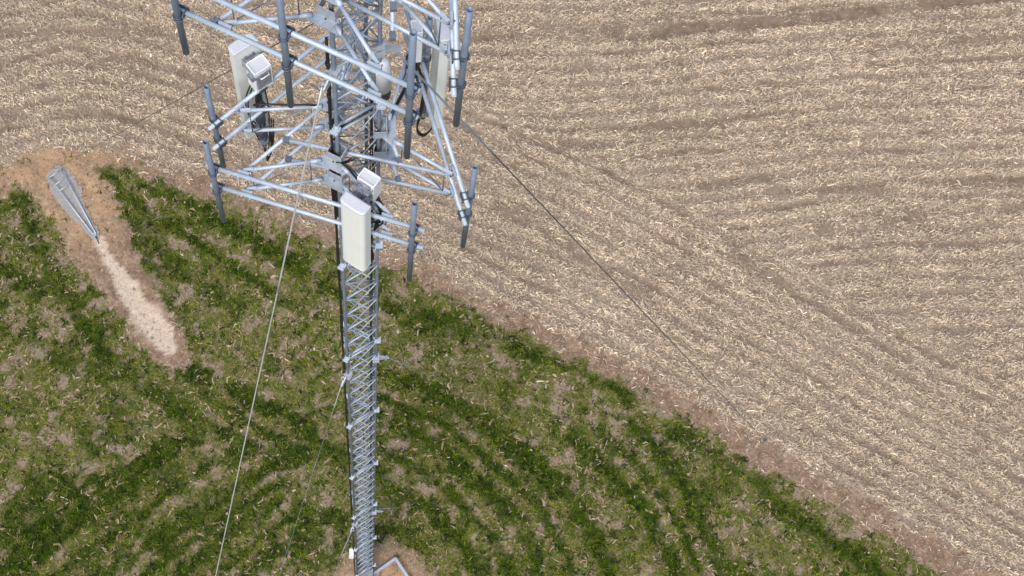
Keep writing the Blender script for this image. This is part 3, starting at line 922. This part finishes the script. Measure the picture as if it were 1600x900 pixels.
def radio(label, center, azd, w, dp, z0, z1, body='radio_grey'):
    """remote radio: housing with rim, finned back, handle and connectors"""
    az = math.radians(azd)
    U = Vector((math.cos(az), math.sin(az), 0)); O = Vector((U.y, -U.x, 0))
    c = Vector((*center, 0))
    t = thing('radio_unit', label, 'radio unit', 'remote radio units', (c.x, c.y, z0))
    mt = Matrix.Translation(c) @ Matrix(((U.x, O.x, 0, 0), (U.y, O.y, 0, 0), (0, 0, 1, 0), (0, 0, 0, 1)))
    h, d = w / 2, dp / 2
    B = Part()
    B.box(mt @ Vector((0, 0, (z0 + z1) / 2)), (w - 0.03, dp - 0.03, z1 - z0 - 0.06), az, 0, 0.008)
    B.build('housing', M[body], t)
    Rm = Part()                                     # white shell: rims and cheeks
    for s in (-1, 1):
        Rm.box(mt @ Vector((s * (h - 0.008), 0, (z0 + z1) / 2)), (0.018, dp, z1 - z0), az, 0, 0.004)
        Rm.box(mt @ Vector((0, s * (d - 0.008), z1 - 0.05)), (w - 0.036, 0.016, 0.10), az, 0, 0.003)
        Rm.box(mt @ Vector((0, s * (d - 0.008), z0 + 0.05)), (w - 0.036, 0.016, 0.08), az, 0, 0.003)
    Rm.box(mt @ Vector((0, d - 0.010, (z0 + z1) / 2 + 0.02)), (w - 0.04, 0.020, (z1 - z0) * 0.12), az, 0, 0.003)
    Rm.build('shell', M['radio'], t)
    Fn = Part()
    for k in range(11):
        x = -h + 0.035 + k * (w - 0.07) / 10
        Fn.box(mt @ Vector((x, -d + 0.012, (z0 + z1) / 2)), (0.007, 0.045, z1 - z0 - 0.22), az)
        Fn.box(mt @ Vector((x, d - 0.012, (z0 + z1) / 2)), (0.007, 0.035, z1 - z0 - 0.24), az)
    Fn.build('cooling_fins', M['radio_grey'], t)
    Lid = Part().box(mt @ Vector((0, 0, z1 - 0.035)), (w - 0.04, dp - 0.03, 0.012), az)
    Lid.build('top_grille', M['radome_cap'], t)
    Hd = Part()
    Hd.path([mt @ Vector((-h * 0.5, -d, z1 - 0.16)), mt @ Vector((-h * 0.5, -d - 0.05, z1 - 0.15)), mt @ Vector((h * 0.5, -d - 0.05, z1 - 0.15)), mt @ Vector((h * 0.5, -d, z1 - 0.16))], 0.010, 6)
    Hd.build('handle', M['radio'], t)
    for k in range(5):
        Part().tube(mt @ Vector((-h * 0.7 + k * h * 0.35, 0, z0 - 0.06)), mt @ Vector((-h * 0.7 + k * h * 0.35, 0, z0 + 0.03)), 0.018, 8).build('connector', M['black'], t)
    Bk = Part()                                     # bright perforated bracket towards the mast
    Bk.box(mt @ Vector((0, d + 0.07, z1 - 0.10)), (w * 0.9, 0.14, 0.02), az, 0, 0.003)
    Bk.box(mt @ Vector((0, d + 0.07, z0 + 0.12)), (w * 0.8, 0.14, 0.02), az, 0, 0.003)
    Bk.box(mt @ Vector((0, d + 0.02, (z0 + z1) / 2)), (w * 0.6, 0.014, (z1 - z0) * 0.8), az, 0, 0.003)
    Bk.build('mast_bracket', M['foil'], t)
    settle(t)
    return t

# front antenna
antenna('off-white panel antenna seen from the front with a pale grey sloping top', (0.50, -1.47), -19.5, 0.44, 0.20, 43.95, 46.50, (0.47, -1.20), False)
radio('white finned radio unit behind the front panel antenna', (0.60, -1.02), -19.5, 0.30, 0.19, 45.92, 46.52)
jumper('black jumper cables looping from the radio behind the front antenna',
       [[(0.66 + 0.03 * k, -1.05, 45.9), (0.78 + 0.03 * k, -1.10, 45.5), (0.80 - 0.02 * k, -1.12, 45.0), (0.70, -1.15, 44.6), (0.66 - 0.03 * k, -1.2, 44.2), (0.5 + 0.05 * k, -1.45, 43.9)] for k in range(4)]
       + [[(0.55 - 0.04 * k, -1.47, 43.95), (0.60 - 0.05 * k, -1.42, 43.65), (0.66, -1.36, 43.57), (0.70 + 0.02 * k, -1.28, 43.8), (0.64, -1.18, 44.2)] for k in range(3)]
       + [[(0.72 + 0.13 * math.cos(a + k), -1.12 + 0.05 * math.sin(2 * a), 45.15 + 0.16 * math.sin(a + k)) for a in np.linspace(0, 6.6, 12)] for k in (0, 1.5)], 0.014, (0.6, -1.2, 43.3))
# left antenna
antenna('off-white panel antenna at the left seen from behind with a radio on its back', (-1.78, 0.52), 231.5, 0.44, 0.19, 43.5, 46.66, (-1.53, 0.21), True)
radio('white louvred radio unit on the back of the left panel antenna', (-1.50, 0.36), 231.5, 0.30, 0.24, 45.75, 46.42)
jumper('black jumper cables hanging in a long loop behind the left antenna',
       [[(-1.55 + 0.035 * k, 0.27, 45.75), (-1.58 + 0.05 * k, 0.24, 45.2), (-1.56 + 0.04 * k, 0.22, 44.5), (-1.55 + 0.03 * k, 0.20, 43.9), (-1.52, 0.2, 43.3 - 0.06 * k), (-1.46, 0.22, 43.25), (-1.42 + 0.01 * k, 0.24, 43.8), (-1.41 + 0.02 * k, 0.26, 44.7)] for k in (0, 2, 4)]
       + [[(-1.66, 0.30, 45.7), (-1.74, 0.22, 45.3), (-1.72, 0.20, 44.8), (-1.62, 0.20, 44.5)], [(-1.62, 0.26, 45.7), (-1.70, 0.20, 45.2), (-1.66, 0.18, 44.4), (-1.6, 0.18, 43.9)]], 0.0125, (-1.5, 0.25, 43.3))
t = thing('junction_box', 'dark junction boxes on the mast pipe behind the left antenna', 'junction box', None, (-1.53, 0.21, 44.0))
Part().box((-1.53, 0.21, 44.75), (0.14, 0.10, 0.26), math.radians(51), 0, 0.01).build('upper_case', M['bolt'], t)
Part().box((-1.53, 0.21, 44.15), (0.13, 0.10, 0.24), math.radians(51), 0, 0.01).build('lower_case', M['bolt'], t)
settle(t)
# right antenna
antenna('narrow off-white panel antenna at the right turned almost edge on', (1.07, 1.60), 115.0, 0.44, 0.19, 43.35, 46.65, (0.84, 1.46), False)
radio('tall white radio unit beside the right panel antenna', (0.70, 1.36), 113.0, 0.22, 0.16, 45.95, 46.95, 'radio')
jumper('black jumper cables hanging below the right antenna and its radio',
       [[(0.68 + 0.03 * k, 1.34, 45.95), (0.71 + 0.03 * k, 1.34, 45.7), (0.78, 1.38 + 0.02 * k, 45.4), (0.85 + 0.012 * k, 1.42, 44.8), (0.83 + 0.02 * k, 1.40, 44.0), (0.80, 1.38, 43.25 - 0.05 * k), (0.92, 1.42, 42.95 - 0.04 * k), (1.04, 1.52, 43.1), (1.06, 1.56, 43.35)] for k in range(3)]
       + [[(0.58, 1.36, 45.95), (0.56, 1.34, 45.6), (0.64, 1.34, 45.5), (0.66, 1.36, 45.8)], [(0.62, 1.38, 45.95), (0.68, 1.36, 45.62), (0.60, 1.36, 45.52), (0.56, 1.37, 45.85)]], 0.0135, (0.8, 1.4, 43.3))

for lab, pts in (('black feeder cables tied along the left support arm to the rear tower leg',
                  [(-1.50, 0.32, 45.75), (-1.52, 0.16, 45.35), (-1.45, -0.02, 45.80), (-1.0, 0.085, 45.81), (-0.62, 0.19, 45.80), (-0.40, 0.28, 45.5), (-0.33, 0.28, 44.8), (-0.33, 0.27, 43.4), (-0.33, 0.27, 41.0)]),
                 ('black feeder cables tied from the front radio along a short support arm',
                  [(0.60, -1.0, 45.92), (0.58, -0.92, 45.55), (0.42, -0.86, 45.82), (0.24, -0.72, 45.82), (0.06, -0.62, 45.80), (-0.10, -0.56, 45.5), (-0.14, -0.52, 44.9), (-0.14, -0.50, 43.8)]),
                 ('black feeder cables tied from the right radio along its support arm to the tower',
                  [(0.70, 1.34, 45.95), (0.74, 1.22, 45.5), (0.72, 1.05, 45.82), (0.66, 0.75, 45.82), (0.60, 0.45, 45.80), (0.52, 0.22, 45.5), (0.40, 0.10, 44.8), (0.36, 0.07, 43.5)])):
    jumper(lab, [[(x + dx, y + dx * 0.6, z + dz) for x, y, z in pts] for dx, dz in ((0.0, 0.0), (0.022, 0.012), (-0.018, 0.02))], 0.0105, pts[-1])
for lab, p, q_ in (('black cable bundle strung diagonally between the tower leg and the upper tie pipe', (-0.10, -0.40, 46.5), (0.36, 0.06, 46.6)),
                   ('black cable bundle drooping across the lattice inside the lower mount', (-0.06, -0.36, 45.1), (0.38, 0.04, 45.25))):
    P0, P1 = Vector(p), Vector(q_)
    jumper(lab, [[P0.lerp(P1, f) + Vector((0.01 * k, -0.01 * k, -0.14 * f * (1 - f) * 4 * (0.5 + 0.3 * k))) for f in np.linspace(0, 1, 6)] for k in range(2)], 0.012, p)

# dome shaped surge protector on the tower's right leg
t = thing('surge_protector', 'white dome topped cylinder with black base strapped to the right tower leg', 'surge protector', None, (0.50, 0.10, 47.0))
B = Part()
prof = [(0.0, 48.16), (0.06, 48.15), (0.09, 48.11), (0.115, 48.04), (0.125, 47.9), (0.128, 47.3)]
n_ = 20
rings = [[B.bm.verts.new((0.50 + r0 * math.cos(2 * math.pi * i / n_), 0.10 + r0 * math.sin(2 * math.pi * i / n_), z)) for i in range(n_)] for r0, z in prof[1:]]
top = B.bm.verts.new((0.50, 0.10, prof[0][1]))
for i in range(n_):
    B.bm.faces.new((top, rings[0][i], rings[0][(i + 1) % n_])).smooth = True
    for A, C2 in zip(rings[:-1], rings[1:]):
        B.bm.faces.new((A[i], C2[i], C2[(i + 1) % n_], A[(i + 1) % n_])).smooth = True
B.bm.faces.new(rings[-1])
B.build('dome', M['radome_cap'], t)
Part().tube((0.50, 0.10, 47.06), (0.50, 0.10, 47.3), 0.125, 20).build('base', M['black'], t)
for k in range(6):
    a = k * 1.05
    Part().tube((0.50 + 0.09 * math.cos(a), 0.10 + 0.09 * math.sin(a), 46.94), (0.50 + 0.09 * math.cos(a), 0.10 + 0.09 * math.sin(a), 47.07), 0.02, 8).build('cable_gland', M['black'], t)
Part().box((0.455, 0.14, 47.7), (0.16, 0.05, 0.10), math.radians(140), 0, 0.005).build('bracket', M['plate'], t)
settle(t)

# small white service box low on the tower
t = thing('service_box', 'small white box on the left tower leg near the ground', 'utility box', None, (-0.20, -0.52, 8.7))
Part().box((-0.20, -0.52, 9.15), (0.15, 0.24, 0.75), math.radians(17), 0, 0.012).build('case', M['white'], t)
Part().box((-0.20, -0.645, 9.15), (0.12, 0.012, 0.66), math.radians(17), 0, 0.004).build('door', M['white'], t)
Part().box((-0.11, -0.49, 9.15), (0.05, 0.14, 0.12), math.radians(17), 0, 0.004).build('bracket', M['bolt'], t)
settle(t)

# ------------------------------------------------------------------ guy wires
def guy(label, p0, p1, r, mat, grip, gmat, sag=0.12, upto=1.0, ins=None):
    p0, p1 = Vector(p0), Vector(p1)
    t = thing('guy_wire', label, 'guy wire', 'guy wires of the tower', p1)
    def at(s):
        p = p0.lerp(p1, s)
        return p - Vector((0, 0, sag * 4 * s * (1 - s)))
    W_ = Part().path([at(s) for s in np.linspace(0, upto, 50)], r, 7)
    W_.build('strand', mat, t)
    L = (p1 - p0).length
    if grip:
        Part().path([at(s) for s in np.linspace(0.15 / L, grip / L, 12)], max(r * 1.25, 0.011), 7).build('dead_end_grip', gmat, t)
    S = Part()                                   # shackle
    d = (at(0.02) - p0).normalized()
    q_ = d.to_track_quat('Z', 'Y')
    S.path([p0 + q_ @ Vector((0.05 * math.cos(a), 0.0, 0.07 + 0.07 * math.sin(a))) for a in np.linspace(0, 2 * math.pi, 14)], 0.014, 6)
    S.tube(p0 - d * 0.03, p0 + d * 0.06, 0.022, 8)
    S.build('shackle', M['plate'], t)
    if ins:
        for s in ins:
            c = at(s)
            dd = (at(s + 0.01) - c).normalized()
            Part().tube(c - dd * 0.07, c + dd * 0.07, 0.024, 8).build('splice_clamp', mat, t)
    settle(t)
    return t
guy('long pale guy wire crossing in front of the lower sector frame toward the foreground turf', (-0.18, -0.58, 48.4), (-4.69, -15.87, 0.25), 0.0115, M['wire_light'], 5.2, M['wire_light'], 0.0, 1.0, (0.36, 0.38, 0.50))
guy('thin guy wire leaving the left tower leg halfway down', (-0.12, -0.53, 33.1), (-3.89, -15.68, 0.25), 0.0036, M['galv_mid'], 1.2, M['wire_light'], 0.0)
guy('dark guy wire running down to the right across the corn stubble', (0.58, 0.27, 48.3), (15.29, 10.0, 0.12), 0.0138, M['wire'], 5.6, M['galv_mid'], 0.0, 1.0, (0.42, 0.62, 0.75))
guy('thin guy wire leaving the right tower leg halfway down above the turf', (0.49, 0.20, 33.05), (15.25, 9.9, 0.15), 0.0040, M['wire'], 1.9, M['galv_mid'], 2.8)
guy('lowest guy wire leaving the right tower leg just above the dirt mound', (0.47, 0.18, 14.9), (15.22, 9.8, 0.15), 0.0035, M['wire'], 1.0, M['galv_mid'], 2.6)
guy('lowest guy wire leaving the left tower leg close above the white box', (-0.07, -0.6, 14.9), (-3.5, -15.5, 0.25), 0.004, M['wire'], 1.2, M['galv_mid'], 0.2)
guy('dark guy wire running left behind the left antenna to the ground anchor', (-0.50, 0.33, 48.4), (-17.64, 13.95, 0.45), 0.0095, M['wire'], 0.0, M['wire'], 0.0)

def ground_anchor(label, xy, az):
    z = ground_z(*xy)
    t = thing('ground_anchor', label, 'guy anchor', 'rod guy anchors', (xy[0], xy[1], z))
    d = Vector((math.cos(az), math.sin(az), 0))
    p = Vector((*xy, z))
    Part().tube(p + d * 0.5 - Vector((0, 0, 0.4)), p + Vector((0, 0, 0.12)), 0.02, 8).build('rod', M['galv_dull'], t)
    Part().box(p + Vector((0, 0, 0.14)), (0.16, 0.03, 0.14), az, 0, 0.005).build('eye_plate', M['galv_dull'], t)
    settle(t)
ground_anchor('dull steel rod anchor in the stubble where the right guy wires end', (15.3, 10.0), math.radians(33))
ground_anchor('dull steel rod anchor in the foreground turf where the front guy wires end', (-4.69, -15.87), math.radians(-106))

# ------------------------------------------------------------------ concrete pad with the angle iron anchor frame
pad_poly = [(-18.02, 13.66), (-17.58, 13.03), (-17.19, 12.73), (-16.8, 12.43), (-16.07, 11.95), (-15.34, 11.5), (-15.05, 11.48), (-14.98, 11.81), (-15.65, 12.44), (-16.12, 12.99), (-16.34, 13.49), (-16.81, 13.87), (-17.18, 14.27), (-17.62, 14.36), (-17.87, 14.08)]
pz = ground_z(-16.6, 12.9)
pr_ = np.random.default_rng(5)
fine = []
for i, (x0, y0) in enumerate(pad_poly):                # ragged poured outline
    x1, y1 = pad_poly[(i + 1) % len(pad_poly)]
    m_ = max(2, int(math.hypot(x1 - x0, y1 - y0) / 0.09))
    for k in range(m_):
        e = 0.045 * (0.3 if k == 0 else 1.0)
        fine.append((x0 + (x1 - x0) * k / m_ + pr_.normal(0, e), y0 + (y1 - y0) * k / m_ + pr_.normal(0, e)))
P = Part()
P.prism(fine, pz - 0.25, pz + 0.03)
o = P.build('concrete_pad', M['pad'])
o['label'] = 'pale grey ragged concrete slab poured at the head of the sandy trench'
o['category'] = 'concrete slab'
t = thing('anchor_frame', 'narrow A-shaped galvanised steel anchor frame lying on the pale concrete slab', 'guy anchor', None, (-16.6, 12.9, pz))
z_a, z_b = pz + 0.30, pz + 0.10
a0, a1, b0 = Vector((-17.80, 13.56, z_a)), Vector((-17.45, 14.07, z_a)), Vector((-15.18, 11.58, z_b))
b1 = b0 + Vector((0.09, 0.07, 0))
Part().tube(a0, b0, 0.028, 8).build('side_bar', M['galv'], t)
Part().tube(a1, b1, 0.028, 8).build('side_bar', M['galv'], t)
for s in (0.005, 0.13, 0.235):
    Part().tube(a0.lerp(b0, s), a1.lerp(b1, s), 0.02, 8).build('cross_bar', M['galv'], t)
for q_ in (a0, a1):
    Part().tube((q_.x, q_.y, pz - 0.1), q_, 0.03, 8).build('post', M['galv_dull'], t)
Part().box((b0 + b1) / 2, (0.16, 0.09, 0.02), math.radians(-46)).build('tip_plate', M['galv'], t)
Part().tube((b0 + b1) / 2, (-14.85, 11.27, 0.02), 0.022, 8).build('anchor_rod', M['bolt'], t)
settle(t)

# angle iron frame on short posts beside the tower foot
t = thing('steel_frame', 'low square galvanised angle iron frame on the dirt mound beside the tower foot', 'steel frame', None, (1.2, 0.0, 0.0))
c0 = Vector((1.12, 1.14, 0.42))
d1 = Vector((math.cos(math.radians(229.7)), math.sin(math.radians(229.7)), 0))
d3 = Vector((0.748, -0.664, 0))
cs = [c0, c0 + d1 * 1.9, c0 + d1 * 1.9 + d3 * 1.9, c0 + d3 * 1.9]
for i in range(4):
    Part().angle(cs[i], cs[(i + 1) % 4], 0.085, 0.012, 0.3).build('rail', M['galv'], t)
    p = cs[i]
    Part().tube((p.x, p.y, -0.3), (p.x, p.y, p.z + 0.02), 0.045, 10).build('post', M['galv_pipe'], t)
settle(t)
settle(tower)
